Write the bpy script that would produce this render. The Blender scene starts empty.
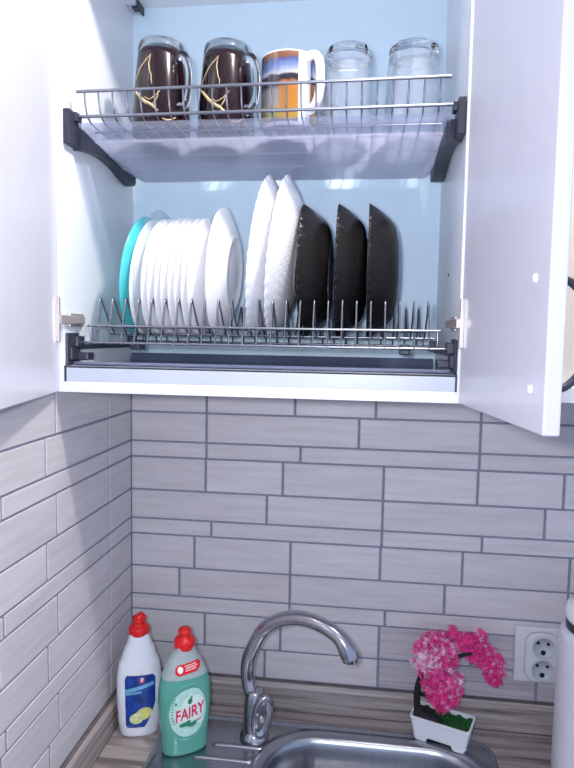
import bpy, bmesh, math, random
from mathutils import Vector, Matrix
random.seed(7)
C = bpy.context.scene.collection
PI = math.pi
rad = math.radians

# ------------------------------------------------------------------ materials
MATS = {}
def _new(name):
    m = bpy.data.materials.new(name); m.use_nodes = True
    nt = m.node_tree; nt.nodes.clear()
    out = nt.nodes.new('ShaderNodeOutputMaterial')
    return m, nt, out
def mat(name, col, rough=.5, metal=0, var=.04, scale=(8, 8, 8), coat=0, trans=0, ior=1.45, bump=0, spec=.5, sss=0):
    """principled with a faint noise variation of colour and roughness"""
    if name in MATS: return MATS[name]
    m, nt, out = _new(name)
    b = nt.nodes.new('ShaderNodeBsdfPrincipled')
    tc = nt.nodes.new('ShaderNodeTexCoord'); mp = nt.nodes.new('ShaderNodeMapping')
    mp.inputs['Scale'].default_value = scale
    nz = nt.nodes.new('ShaderNodeTexNoise'); nz.inputs['Scale'].default_value = 3; nz.inputs['Detail'].default_value = 4
    nt.links.new(tc.outputs['Object'], mp.inputs[0]); nt.links.new(mp.outputs[0], nz.inputs[0])
    cr = nt.nodes.new('ShaderNodeValToRGB')
    lo = [max(0, c*(1-var)) for c in col[:3]]+[1]; hi = [min(1, c*(1+var)) for c in col[:3]]+[1]
    cr.color_ramp.elements[0].color = lo; cr.color_ramp.elements[1].color = hi
    cr.color_ramp.elements[0].position = .3; cr.color_ramp.elements[1].position = .7
    nt.links.new(nz.outputs[0], cr.inputs[0]); nt.links.new(cr.outputs[0], b.inputs['Base Color'])
    b.inputs['Roughness'].default_value = rough; b.inputs['Metallic'].default_value = metal
    b.inputs['Coat Weight'].default_value = coat; b.inputs['Transmission Weight'].default_value = trans
    b.inputs['IOR'].default_value = ior; b.inputs['Specular IOR Level'].default_value = spec
    if sss:
        b.inputs['Subsurface Weight'].default_value = sss; b.inputs['Subsurface Radius'].default_value = (.02, .02, .02)
        b.inputs['Subsurface Scale'].default_value = .4
    if bump:
        bp = nt.nodes.new('ShaderNodeBump'); bp.inputs['Strength'].default_value = bump; bp.inputs['Distance'].default_value = .002
        nt.links.new(nz.outputs[0], bp.inputs['Height']); nt.links.new(bp.outputs[0], b.inputs['Normal'])
    nt.links.new(b.outputs[0], out.inputs[0])
    MATS[name] = m
    return m
def grain(name, cols, rough=.45, scale=(3, 3, 90), island=.06, spec=.5):
    """streaky wood-look laminate or ceramic, streaks along the small-scale axis"""
    if name in MATS: return MATS[name]
    m, nt, out = _new(name); N = nt.nodes.new; K = nt.links.new
    b = N('ShaderNodeBsdfPrincipled'); b.inputs['Roughness'].default_value = rough
    b.inputs['Specular IOR Level'].default_value = spec
    tc = N('ShaderNodeTexCoord'); ge = N('ShaderNodeNewGeometry')
    vm = N('ShaderNodeVectorMath'); vm.operation = 'MULTIPLY_ADD'
    K(ge.outputs['Random Per Island'], vm.inputs[0]); vm.inputs[1].default_value = (13, 7, 5)
    K(tc.outputs['Object'], vm.inputs[2])
    mp = N('ShaderNodeMapping'); mp.inputs['Scale'].default_value = scale
    K(vm.outputs[0], mp.inputs[0])
    nz = N('ShaderNodeTexNoise'); nz.inputs['Scale'].default_value = 1.6; nz.inputs['Detail'].default_value = 6; nz.inputs['Roughness'].default_value = .6
    K(mp.outputs[0], nz.inputs[0])
    cr = N('ShaderNodeValToRGB'); cr.color_ramp.elements.remove(cr.color_ramp.elements[1])
    for i, (p, c) in enumerate(cols):
        e = cr.color_ramp.elements[0] if i == 0 else cr.color_ramp.elements.new(p)
        e.position = p; e.color = (*c, 1)
    K(nz.outputs[0], cr.inputs[0])
    hs = N('ShaderNodeHueSaturation')
    ma = N('ShaderNodeMath'); ma.operation = 'MULTIPLY_ADD'; ma.inputs[1].default_value = 2*island; ma.inputs[2].default_value = 1-island
    K(ge.outputs['Random Per Island'], ma.inputs[0]); K(ma.outputs[0], hs.inputs['Value'])
    K(cr.outputs[0], hs.inputs['Color']); K(hs.outputs[0], b.inputs['Base Color'])
    bp = N('ShaderNodeBump'); bp.inputs['Strength'].default_value = .12; bp.inputs['Distance'].default_value = .001
    K(nz.outputs[0], bp.inputs['Height']); K(bp.outputs[0], b.inputs['Normal'])
    K(b.outputs[0], out.inputs[0]); MATS[name] = m
    return m
def clear(name, tint, gloss=.25, rough=.05, base=None, opacity=0, edge=.7, glow=.0):
    """thin clear plastic or thin glass: transparent, glossy by fresnel, some body colour"""
    if name in MATS: return MATS[name]
    m, nt, out = _new(name); N = nt.nodes.new; K = nt.links.new
    t = N('ShaderNodeBsdfTransparent'); t.inputs[0].default_value = (*tint, 1)
    g = N('ShaderNodeBsdfGlossy'); g.inputs['Roughness'].default_value = rough
    fr = N('ShaderNodeLayerWeight'); fr.inputs['Blend'].default_value = .5
    pw = N('ShaderNodeMath'); pw.operation = 'POWER'; pw.inputs[1].default_value = 3.5; K(fr.outputs['Facing'], pw.inputs[0])
    ad = N('ShaderNodeMath'); ad.operation = 'MULTIPLY_ADD'; ad.inputs[1].default_value = edge; ad.inputs[2].default_value = .02+gloss*.1; ad.use_clamp = True
    K(pw.outputs[0], ad.inputs[0])
    mx = N('ShaderNodeMixShader')
    nz = N('ShaderNodeTexNoise'); nz.inputs['Scale'].default_value = 30
    d = N('ShaderNodeBsdfPrincipled'); d.inputs['Base Color'].default_value = (*(base or tint), 1); d.inputs['Roughness'].default_value = .4
    tl = N('ShaderNodeBsdfTranslucent'); tl.inputs[0].default_value = (*(base or tint), 1)
    m3 = N('ShaderNodeMixShader'); m3.inputs[0].default_value = glow; K(d.outputs[0], m3.inputs[1]); K(tl.outputs[0], m3.inputs[2])
    m2 = N('ShaderNodeMixShader')
    mr = N('ShaderNodeMapRange'); mr.inputs['To Min'].default_value = opacity*.9; mr.inputs['To Max'].default_value = min(1, opacity*1.1)
    K(nz.outputs[0], mr.inputs[0]); K(mr.outputs[0], m2.inputs[0]); K(t.outputs[0], m2.inputs[1]); K(m3.outputs[0], m2.inputs[2])
    K(ad.outputs[0], mx.inputs[0]); K(m2.outputs[0], mx.inputs[1]); K(g.outputs[0], mx.inputs[2])
    K(mx.outputs[0], out.inputs[0]); MATS[name] = m
    return m

M_TILE = grain('tile', [(.25, (.50, .47, .48)), (.5, (.57, .54, .55)), (.75, (.63, .60, .61))], rough=.38, scale=(5, 5, 60), island=.05)
M_TILEL = grain('tile_left', [(.25, (.50, .47, .48)), (.5, (.57, .54, .55)), (.75, (.63, .60, .61))], rough=.38, scale=(5, 5, 60), island=.05)
M_DECOR = grain('tile_grain', [(.25, (.27, .26, .30)), (.42, (.42, .40, .43)), (.6, (.52, .49, .51)), (.75, (.58, .55, .56))], rough=.4, scale=(3, 3, 110), island=.04)
M_GROUT = mat('grout', (.22, .23, .30), .85, var=.12, scale=(20, 20, 20))
M_WOODX = grain('oak_laminate', [(.33, (.12, .10, .10)), (.42, (.24, .205, .195)), (.54, (.34, .30, .285)), (.68, (.42, .38, .365))], rough=.45, scale=(2.5, 40, 70))
M_WOODY = grain('oak_laminate_side', [(.33, (.12, .10, .10)), (.42, (.24, .205, .195)), (.54, (.34, .30, .285)), (.68, (.42, .38, .365))], rough=.45, scale=(40, 2.5, 70))
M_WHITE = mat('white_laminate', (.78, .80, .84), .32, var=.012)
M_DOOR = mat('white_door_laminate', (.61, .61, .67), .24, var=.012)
M_BACK = mat('white_backboard', (.65, .82, .93), .5, var=.012)
M_CREAM = mat('cream_laminate', (.80, .72, .62), .35, var=.02)
M_EDGE = mat('aluminium_profile', (.50, .54, .62), .35, var=.02)
M_WIRE = mat('steel_wire', (.27, .28, .32), .33, metal=1, var=.05)
M_CHROME = mat('chrome', (.50, .50, .54), .14, metal=1, var=.04)
M_HINGE = mat('nickel', (.52, .46, .45), .35, metal=.6, var=.05)
M_STEEL = mat('brushed_steel', (.40, .42, .46), .26, metal=1, var=.06, scale=(60, 4, 4))
M_BLACKP = mat('dark_plastic', (.030, .034, .052), .4, var=.1)
M_DARKTRAY = mat('grey_tray_plastic', (.10, .12, .19), .16, var=.05, coat=.5)
M_TRAY = clear('frosted_tray_plastic', (.80, .83, .93), gloss=.5, rough=.12, base=(.72, .74, .84), opacity=.20, glow=.5, edge=.35)
M_TRAYB = clear('milky_tray_plastic', (.80, .83, .93), gloss=.5, rough=.12, base=(.74, .75, .85), opacity=.70, glow=.62, edge=.35)
M_CERAMIC = mat('white_ceramic', (.92, .92, .93), .16, var=.01, coat=.3)
M_OPAL = mat('white_opal_glass', (.90, .91, .93), .14, var=.01, coat=.3)
M_TURQ = mat('turquoise_ceramic', (.08, .52, .55), .2, var=.03, coat=.4)
M_BLACKG = mat('black_glassware', (.010, .009, .009), .24, var=.1, spec=.25)
M_GLASS = mat('clear_glass', (.93, .96, .98), .0, var=.005, trans=1, ior=1.46)
M_THIN = clear('thin_glass', (.93, .96, .97), gloss=.3, rough=.02, opacity=.03, base=(.7,.75,.8), edge=.5)
M_TUMB = clear('tumbler_glass', (.90, .925, .95), gloss=.5, rough=.01, opacity=.13, base=(.60,.67,.76), edge=.6)
M_MUGDARK = mat('black_cherry_glaze', (.012, .005, .008), .13, var=.3, scale=(40, 40, 12), coat=.05, spec=.3)
M_GOLD = mat('gold_vein', (.52, .40, .22), .4, metal=.2, var=.25, scale=(60, 60, 60))
M_RED = mat('red_cap_plastic', (.72, .012, .012), .3, var=.04)
M_WBOTTLE = mat('white_bottle_plastic', (.80, .83, .87), .3, var=.015, sss=.1)
M_BLUE = mat('blue_label', (.008, .045, .27), .3, var=.5, scale=(30, 30, 22))
M_LBLUE = mat('light_blue_streak', (.16, .40, .62), .35, var=.3, scale=(40, 40, 40))
M_LEMON = mat('lemon_print', (.72, .70, .22), .4, var=.2, scale=(60, 60, 60))
M_LEMON2 = mat('lemon_slice_print', (.66, .72, .35), .4, var=.2, scale=(60, 60, 60))
M_PINKLOGO = mat('pink_logo_print', (.75, .05, .16), .4, var=.1)
M_PRINTW = mat('white_print', (.80, .82, .82), .4, var=.03)
M_GREENLIQ = mat('green_soap_bottle', (.16, .52, .42), .14, var=.06, trans=.35, ior=1.33, sss=.2)
M_SOAPTOP = mat('pale_clear_bottle', (.62, .72, .72), .16, var=.03, trans=.45, ior=1.2)
M_LABELG = mat('pale_green_label', (.42, .68, .60), .3, var=.12, scale=(30, 30, 30))
M_LABELW = mat('white_green_label', (.66, .80, .75), .3, var=.06, scale=(30, 30, 30))
M_LETTER = mat('red_lettering', (.62, .008, .06), .35, var=.03)
M_LEAF = mat('green_print', (.02, .22, .11), .4, var=.1)
M_PINK = mat('magenta_blossom', (.88, .045, .29), .5, var=.3, scale=(40, 40, 40), sss=.1)
M_PALE = mat('pale_pink_blossom', (.88, .60, .76), .5, var=.15, scale=(40, 40, 40), sss=.1)
M_TRUNK = mat('dark_trunk', (.012, .009, .011), .7, var=.4, scale=(60, 60, 20), bump=.6)
M_MOSS = mat('green_moss', (.010, .085, .018), .95, var=.5, scale=(120, 120, 120), bump=.8)
M_POT = mat('white_pot', (.78, .81, .84), .3, var=.015)
M_SOCKET = mat('white_socket_plastic', (.66, .66, .69), .3, var=.012)
M_SOCKIN = mat('grey_socket_well', (.48, .53, .57), .35, var=.02)
M_HOLE = mat('black_hole', (.006, .006, .007), .6, var=.1)
M_JUG = mat('white_jug_plastic', (.72, .73, .80), .3, var=.012)
M_PLASTER = mat('plaster', (.78, .77, .76), .8, var=.02)
M_FLOOR = grain('floor_laminate', [(.3, (.25, .2, .16)), (.7, (.4, .33, .27))], scale=(3, 40, 3))

# picture on the ceramic mug: bands of a landscape print, driven by the mug's own coordinates
def print_mat():
    m, nt, out = _new('mug_picture'); N = nt.nodes.new; K = nt.links.new
    b = N('ShaderNodeBsdfPrincipled'); b.inputs['Roughness'].default_value = .14; b.inputs['Coat Weight'].default_value = .3
    tc = N('ShaderNodeTexCoord'); sx = N('ShaderNodeSeparateXYZ'); K(tc.outputs['Object'], sx.inputs[0])
    nz = N('ShaderNodeTexNoise'); nz.inputs['Scale'].default_value = 85; nz.inputs['Detail'].default_value = 5; K(tc.outputs['Object'], nz.inputs[0])
    a = N('ShaderNodeMath'); a.operation = 'MULTIPLY_ADD'; a.inputs[1].default_value = .10; a.inputs[2].default_value = -.05; K(nz.outputs[0], a.inputs[0])
    h = N('ShaderNodeMath'); h.operation = 'MULTIPLY_ADD'; h.inputs[1].default_value = 1/.106; K(sx.outputs['Z'], h.inputs[0]); K(a.outputs[0], h.inputs[2])
    def ramp(stops):
        cr = N('ShaderNodeValToRGB'); cr.color_ramp.interpolation = 'LINEAR'
        cr.color_ramp.elements.remove(cr.color_ramp.elements[1])
        for i, (p, c) in enumerate(stops):
            e = cr.color_ramp.elements[0] if i == 0 else cr.color_ramp.elements.new(p); e.position = p; e.color = (*c, 1)
        K(h.outputs[0], cr.inputs[0]); return cr
    L = ramp([(0, (0.078, 0.024, 0.012)), (.06, (0.096, 0.036, 0.024)), (.10, (0.192, 0.192, 0.060)), (.22, (0.216, 0.198, 0.096)), (.30, (0.198, 0.180, 0.168)), (.48, (0.156, 0.144, 0.150)), (.56, (0.012, 0.012, 0.018)),
              (.68, (0.009, 0.009, 0.018)), (.71, (0.300, 0.330, 0.390)), (.78, (0.084, 0.132, 0.300)), (.90, (0.036, 0.054, 0.168)), (.93, (0.150, 0.060, 0.030)), (1, (0.180, 0.084, 0.042))])
    R_ = ramp([(0, (0.078, 0.024, 0.012)), (.07, (0.096, 0.030, 0.018)), (.10, (0.270, 0.180, 0.036)), (.25, (0.330, 0.144, 0.018)), (.45, (0.300, 0.120, 0.018)), (.58, (0.330, 0.120, 0.036)), (.62, (0.018, 0.012, 0.018)),
               (.68, (0.018, 0.018, 0.030)), (.71, (0.360, 0.372, 0.408)), (.80, (0.132, 0.180, 0.330)), (.90, (0.048, 0.060, 0.180)), (.93, (0.150, 0.060, 0.030)), (1, (0.180, 0.084, 0.042))])
    st = N('ShaderNodeMapRange'); st.inputs['From Min'].default_value = -.012; st.inputs['From Max'].default_value = -.006; K(sx.outputs['X'], st.inputs[0])
    mx = N('ShaderNodeMix'); mx.data_type = 'RGBA'
    K(st.outputs[0], mx.inputs[0]); K(L.outputs[0], mx.inputs[6]); K(R_.outputs[0], mx.inputs[7])
    K(mx.outputs[2], b.inputs['Base Color']); K(b.outputs[0], out.inputs[0]); return m
M_PRINT = print_mat()

# ------------------------------------------------------------------ mesh helpers
class MB:
    def __init__(s): s.v = []; s.f = []; s.m = []; s.s = []
    def add(s, verts, faces, mi=0, smooth=False):
        o = len(s.v); s.v += [tuple(v) for v in verts]
        for f in faces: s.f.append([o+i for i in f]); s.m.append(mi); s.s.append(smooth)
    def box(s, x0, x1, y0, y1, z0, z1, mi=0, M=None):
        v = [Vector((x, y, z)) for z in (z0, z1) for y in (y0, y1) for x in (x0, x1)]
        if M: v = [M @ p for p in v]
        s.add(v, [(0, 2, 3, 1), (4, 5, 7, 6), (0, 1, 5, 4), (2, 6, 7, 3), (0, 4, 6, 2), (1, 3, 7, 5)], mi); return s
    def tube(s, path, r, n=8, mi=0, closed=False, smooth=True, sx=1, up=None):
        P_ = [Vector(p) for p in path]; k = len(P_)
        R_ = list(r) if hasattr(r, '__len__') else [r]*k
        T = []
        for i in range(k):
            a = P_[(i-1) % k] if (closed or i) else P_[0]; b = P_[(i+1) % k] if (closed or i < k-1) else P_[-1]
            T.append((b-a).normalized())
        ref = Vector(up) if up else (Vector((0, 0, 1)) if abs(T[0].z) < .9 else Vector((1, 0, 0)))
        nrm = (ref-T[0]*ref.dot(T[0])).normalized(); vs = []
        for i in range(k):
            nrm = (nrm-T[i]*nrm.dot(T[i])).normalized(); bi = T[i].cross(nrm)
            for j in range(n):
                a = 2*PI*j/n; vs.append(P_[i]+R_[i]*(math.cos(a)*nrm+sx*math.sin(a)*bi))
        fs = []
        for i in range(k if closed else k-1):
            for j in range(n):
                a = i*n+j; b = i*n+(j+1) % n; i2 = (i+1) % k
                fs.append((a, b, i2*n+(j+1) % n, i2*n+j))
        s.add(vs, fs, mi, smooth)
        if not closed:
            s.add(vs[:n], [tuple(reversed(range(n)))], mi); s.add(vs[-n:], [tuple(range(n))], mi)
        return s
    def lathe(s, prof, n=32, mi=0, M=None, smooth=True, rf=None):
        """prof: list of (r,z); r==0 makes a pole"""
        vs = []; rows = []
        for (r, z) in prof:
            if r < 1e-6: rows.append([len(vs)]); vs.append(Vector((0, 0, z)))
            else:
                rows.append(list(range(len(vs), len(vs)+n)))
                for j in range(n):
                    t = 2*PI*j/n
                    if rf: vs.append(Vector(rf(r, z, t)))
                    else: vs.append(Vector((r*math.cos(t), r*math.sin(t), z)))
        fs = []
        for a, b in zip(rows, rows[1:]):
            for j in range(n):
                j2 = (j+1) % n
                if len(a) == 1 and len(b) == 1: continue
                if len(a) == 1: fs.append((a[0], b[j2], b[j]))
                elif len(b) == 1: fs.append((a[j], a[j2], b[0]))
                else: fs.append((a[j], a[j2], b[j2], b[j]))
        if M: vs = [M @ v for v in vs]
        s.add(vs, fs, mi, smooth); return s
    def loops(s, loops, mi=0, cap0=False, cap1=False, smooth=True):
        n = len(loops[0]); vs = [p for l in loops for p in l]; fs = []
        for i in range(len(loops)-1):
            for j in range(n): fs.append((i*n+j, i*n+(j+1) % n, (i+1)*n+(j+1) % n, (i+1)*n+j))
        s.add(vs, fs, mi, smooth)
        if cap0: s.add(loops[0], [tuple(reversed(range(n)))], mi)
        if cap1: s.add(loops[-1], [tuple(range(n))], mi)
        return s
    def grid(s, fn, nu, nv, mi=0, smooth=True):
        vs = [fn(i/nu, j/nv) for j in range(nv+1) for i in range(nu+1)]
        fs = [(j*(nu+1)+i, j*(nu+1)+i+1, (j+1)*(nu+1)+i+1, (j+1)*(nu+1)+i) for j in range(nv) for i in range(nu)]
        s.add(vs, fs, mi, smooth); return s
    def build(s, name, mats, parent=None, origin=None, bevel=0, seg=2, fix=False, auto=None):
        me = bpy.data.meshes.new(name); o = bpy.data.objects.new(name, me); C.objects.link(o)
        org = Vector(origin) if origin is not None else Vector((0, 0, 0))
        me.from_pydata([tuple(Vector(v)-org) for v in s.v], [], s.f)
        for m in (mats if isinstance(mats, (list, tuple)) else [mats]): me.materials.append(m)
        me.polygons.foreach_set('material_index', s.m); me.polygons.foreach_set('use_smooth', s.s)
        if fix:
            bm = bmesh.new(); bm.from_mesh(me); bmesh.ops.remove_doubles(bm, verts=bm.verts, dist=1e-6)
            bmesh.ops.recalc_face_normals(bm, faces=bm.faces); bm.to_mesh(me); bm.free()
        me.update()
        if parent: o.parent = parent
        elif origin is not None: o.location = org
        if bevel:
            b = o.modifiers.new('Bevel', 'BEVEL'); b.width = bevel; b.segments = seg; b.limit_method = 'ANGLE'; b.angle_limit = rad(40)
        return o
def tag(o, label=None, cat=None, group=None, kind=None):
    if label: o['label'] = label
    if cat: o['category'] = cat
    if group: o['group'] = group
    if kind: o['kind'] = kind
    return o
def thing(name, label, cat, loc=(0, 0, 0), rz=0, group=None):
    o = bpy.data.objects.new(name, None); C.objects.link(o); o.empty_display_size = .05
    o.location = loc; o.rotation_euler = (0, 0, rz)
    return tag(o, label, cat, group)
def struct(o): o['kind'] = 'structure'; return o
def rrect(x0, x1, y0, y1, r, z, n=8):
    pts = []
    for cx, cy, a0 in ((x1-r, y1-r, 0), (x0+r, y1-r, 90), (x0+r, y0+r, 180), (x1-r, y0+r, 270)):
        for i in range(n+1):
            a = rad(a0+90*i/n); pts.append(Vector((cx+r*math.cos(a), cy+r*math.sin(a), z)))
    return pts
def smooth_path(pts, sub=6):
    """Catmull-Rom through the points"""
    P_ = [Vector(p) for p in pts]; out = []
    for i in range(len(P_)-1):
        p0 = P_[max(i-1, 0)]; p1 = P_[i]; p2 = P_[i+1]; p3 = P_[min(i+2, len(P_)-1)]
        for k in range(sub):
            t = k/sub
            out.append(.5*((2*p1)+(p2-p0)*t+(2*p0-5*p1+4*p2-p3)*t*t+(3*p1-p0-3*p2+p3)*t**3))
    out.append(P_[-1]); return out

# ------------------------------------------------------------------ setting
ZC = 1.3855            # underside of the wall cabinets
TL = .52144            # tile length
A_, B_, C_ = .066555, .058709, .031827
G = .0024              # half joint
Z1 = 1.320063
CEIL = 2.42; FLOOR = -.117; ZW = .7335
def courses():
    """list of (row kind, z top, z bottom, course index); course -? above the first seen line"""
    rows = []; z = Z1+A_
    k = 1
    while z > .80:
        for kind, h in (('A', A_), ('B', B_), ('C', C_)):
            rows.append((kind, z, z-h, k)); z -= h
            if z < .795: break
        k += 1
    z = Z1+A_; k = 0
    for _ in range(1):
        for kind, h in (('C', C_), ('B', B_), ('A', A_)):
            rows.append((kind, z+h, z, k)); z += h
        k -= 1
    return rows
OFF = {1: .15384, 2: .49990, 3: .32396, 4: .49990, 0: .32396}
FR = {'A': (.334, .629), 'B': (.570,), 'C': (.357,)}
def tile_wall(name, left, decor=False):
    mb = MB(); y1, t = .0018, .01
    span0, span1 = (-.94, 0.) if left else (0., 1.42)
    zt, zb = Z1+A_+.157, .60
    if left: mb.box(-.10, -y1, -2.4, .12, FLOOR, CEIL, 2)
    else: mb.box(0-.0018, 2.0, y1, .12, FLOOR, CEIL, 2)
    for kind, a, b, k in courses():
        if left: bounds = [-.106-TL*i for i in range(3, -1, -1)]+[-.106+TL]
        else: bounds = [OFF[k]+TL*i for i in range(-1, 4)]
        for c0 in bounds:
            cuts = [c0]+[c0+TL*f for f in FR[kind]]+[c0+TL]
            if left and c0 > -.11: cuts = [c0, c0+TL]
            for s0, s1 in zip(cuts, cuts[1:]):
                lo, hi = max(s0+G, span0), min(s1-G, span1)
                if left and hi > -.001: hi = -.0012
                if not left and lo < .001: lo = .0012
                if hi-lo < .004: continue
                mi = 0
                if not left and k == 4 and c0 > .45 and c0 < .6 and kind in 'AB': mi = 1
                if left: mb.box(-t, 0, lo, hi, b+G*.8, a-G*.8, mi)
                else: mb.box(lo, hi, 0, t, b+G*.8, a-G*.8, mi)
    return struct(mb.build(name, [M_TILEL if left else M_TILE, M_DECOR, M_GROUT], bevel=.0008, seg=1))
tile_wall('wall_back', False); tile_wall('wall_left', True)
struct(MB().box(-.1, 2.0, -2.4, .12, CEIL, CEIL+.08).build('ceiling', M_PLASTER))
struct(MB().box(-.1, 2.0, -2.4, .12, FLOOR-.08, FLOOR).build('floor', M_FLOOR))
M_SEAM = mat('dark_seam', (.13, .11, .11), .6, var=.2, scale=(20, 20, 20))
# sloped wood-look upstand where tiles meet the worktop
mb = MB(); prof = [(0, ZW), (0, .7895), (-.005, .7895), (-.012, .7805), (-.013, ZW)]
mb.loops([[Vector((0, y, z)) for y, z in prof], [Vector((1.42, y, z)) for y, z in prof]], cap0=True, cap1=True, smooth=False)
mb.box(0, 1.42, -.0060, 0, .7882, .7905, 1); mb.box(0, 1.42, -.0140, 0, ZW, ZW+.0022, 1)
struct(mb.build('trim_1', [M_WOODX, M_SEAM]))
mb = MB()
mb.loops([[Vector((-y, -.0135, z)) for y, z in prof], [Vector((-y, -.62, z)) for y, z in prof]], cap0=True, cap1=True, smooth=False)
mb.box(0, .0060, -.62, -.0062, .7882, .7905, 1); mb.box(0, .0140, -.62, -.0142, ZW, ZW+.0018, 1)
struct(mb.build('trim_2', [M_WOODY, M_SEAM]))

# worktop with its cut-out for the sink
SX0, SX1, SY0, SY1 = .100, .708, -.50, -.048
mb = MB(); wt = .036
for x0, x1, y0, y1 in ((0, SX0+.02, -.62, -.0005), (SX1-.02, 1.42, -.62, -.0005), (SX0+.02, SX1-.02, SY1-.02, -.0005), (SX0+.02, SX1-.02, -.62, SY0+.02)):
    mb.box(x0, x1, y0, y1, ZW-wt, ZW-.0002)
wk = mb.build('worktop', M_WOODX, fix=True)
tag(wk, 'grey-beige wood-look kitchen worktop running along the tiled wall', 'worktop')

# ------------------------------------------------------------------ sink
sk = thing('sink', 'stainless steel sink with ribbed drainer set into the worktop', 'sink', ((SX0+SX1)/2, (SY0+SY1)/2, ZW))
so = sk.location
def off(x0, x1, y0, y1, r, d, z): return rrect(x0+d, x1-d, y0+d, y1-d, max(r-d, .004), z)
mb = MB()
o_ = (SX0, SX1, SY0, SY1, .045)
rim = [off(*o_, d, ZW+z) for d, z in ((0, 0), (.0008, .0028), (.004, .0048), (.0085, .0042), (.0115, .0018), (.014, .0014))]
mb.loops(rim)
bo = (.294, .690, -.450, -.080, .105)
bowl_prof = [(-.022, .0014), (-.016, .0020), (-.011, .0046), (-.006, .0048), (-.002, .0022), (.002, .0006), (.006, -.002), (.010, -.010), (.015, -.040), (.020, -.10), (.028, -.135), (.042, -.152), (.07, -.158)]
bl = [off(*bo, d, ZW+z) for d, z in bowl_prof]
mb.loops(bl, cap1=True)
# flat deck between the rim and the bowl
bm = bmesh.new()
def ring(l):
    vs = [bm.verts.new(p) for p in l]; return [bm.edges.new((vs[i], vs[(i+1) % len(vs)])) for i in range(len(vs))]
ed = ring(rim[-1])+ring(bl[0]); bmesh.ops.triangle_fill(bm, edges=ed, use_beauty=True, use_dissolve=False)
bm.verts.index_update()
mb.add([v.co.copy() for v in bm.verts], [[v.index for v in f.verts] for f in bm.faces]); bm.free()
mb.build('basin', M_STEEL, sk, so, fix=True)
for k in range(9):
    y = -.132-.037*k
    x1 = .296 if k == 0 else .283
    rb = MB().tube(smooth_path([(.205 if k == 0 else .178, y, ZW+.0005), (.212 if k == 0 else .186, y, ZW+.0022), (x1-.008, y, ZW+.0022), (x1, y, ZW+.0005)], 3), .0030, 8, sx=1.6)
    rb.build('drainer_rib', M_STEEL, sk, so)

# ------------------------------------------------------------------ faucet
FX, FY = .2745, -.1005; ZS = ZW+.0017
fa = thing('faucet', 'chrome kitchen faucet with a tall curved spout behind the sink', 'faucet', (FX, FY, ZS))
MB().lathe([(0, 0), (.0265, 0), (.027, .003), (.0255, .008), (.0225, .011), (.0215, .016), (.0, .016)], 32).build('base_ring', M_CHROME, fa)
MB().lathe([(.0205, .0145), (.0205, .03), (.0200, .05), (.0192, .068), (.0175, .080), (.0150, .088), (.0130, .091), (0, .091)], 32).build('body', M_CHROME, fa)
az = rad(24); dx, dy = math.cos(az), -math.sin(az)
sp = [(-.000, .070), (-.010, .090), (-.0175, .112), (-.0165, .140), (-.008, .165), (.0165, .2135), (.0545, .2385), (.096, .2515), (.137, .247), (.1675, .2315), (.190, .2035)]
sp = [(-.004, .072), (-.0120, .092), (-.0170, .112), (-.0165, .138), (-.009, .162), (.0165, .2095), (.054, .2385), (.096, .2515), (.138, .2490), (.169, .2360), (.186, .2150), (.1885, .208)]
path = smooth_path([(s_*dx, s_*dy, z) for s_, z in sp], 6)
n_ = len(path); rr = [.0127]*n_
for i in range(n_):
    t = i/(n_-1)
    if t > .82: rr[i] = .0127+.0026*math.sin(min(1, (t-.82)/.10)*PI/2)
mb = MB().tube(path, rr, 16)
mb.build('spout', M_CHROME, fa)
e = path[-1]; d = (path[-1]-path[-3]).normalized()
MB().tube([e-d*.002, e+d*.006], [.0143, .0130], 16).build('aerator', M_CHROME, fa)
# oval lever held flat on the front of the body
mb = MB()
LM = Matrix.Translation((.0175, -.025, .050)) @ Matrix.Scale(1.16, 4) @ Matrix.Rotation(rad(-4), 4, 'X') @ Matrix.Rotation(rad(9), 4, 'Y') @ Matrix.Rotation(rad(20), 4, 'Z')
def oval(sx, sz, y, n=28): return [LM @ Vector((sx*math.cos(2*PI*i/n), y, sz*math.sin(2*PI*i/n)+.004)) for i in range(n)]
mb.loops([oval(.010, .026, .012), oval(.0150, .0335, .008), oval(.0165, .0350, .003), oval(.0160, .0345, -.002), oval(.0135, .0310, -.0038), oval(.0110, .0275, -.001), oval(.007, .020, .0005)], cap0=True, cap1=True)
lv = mb.build('lever', M_CHROME, fa)
lv['label'] = 'oval chrome lever with a dished face'
mb = MB(); mb.tube([LM @ Vector((0, .001, .0)), LM @ Vector((0, -.004, .001))], [.0045, .0035], 14)
mb.build('lever_button', M_HINGE, lv)
MB().tube([(-.004, -.0108, .001)] and [(path[30].x-.0, path[30].y-.001, path[30].z+.0118), (path[33].x, path[33].y-.001, path[33].z+.0118)], .0022, 8).build('red_mark', M_RED, fa)

# ------------------------------------------------------------------ bottles
def interp(tab, z):
    for (z0, *a), (z1, *b) in zip(tab, tab[1:]):
        if z <= z1:
            t = (z-z0)/(z1-z0); t = max(0, min(1, t)); t = t*t*(3-2*t)*.5+t*.5
            return [p+(q-p)*t for p, q in zip(a, b)]
    return list(tab[-1][1:])
def bottle_mesh(mb, tab, e=2.5, n=44, zs=None, liquid=None):
    ztop = tab[-1][0]; zs = zs or [tab[0][0]+(ztop-tab[0][0])*i/60 for i in range(61)]
    lp = []
    for z in zs:
        a, b = interp(tab, z); l = []
        for j in range(n):
            t = 2*PI*j/n; c, s_ = math.cos(t), math.sin(t)
            l.append(Vector((a*math.copysign(abs(c)**(2/e), c), b*math.copysign(abs(s_)**(2/e), s_), z)))
        lp.append(l)
    if liquid is None: mb.loops(lp, cap0=True, cap1=True)
    else:
        k = min(range(len(zs)), key=lambda i: abs(zs[i]-liquid))
        mb.loops(lp[:k+1], mi=0, cap0=True); mb.loops(lp[k:], mi=1, cap1=True)
    return mb
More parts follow.
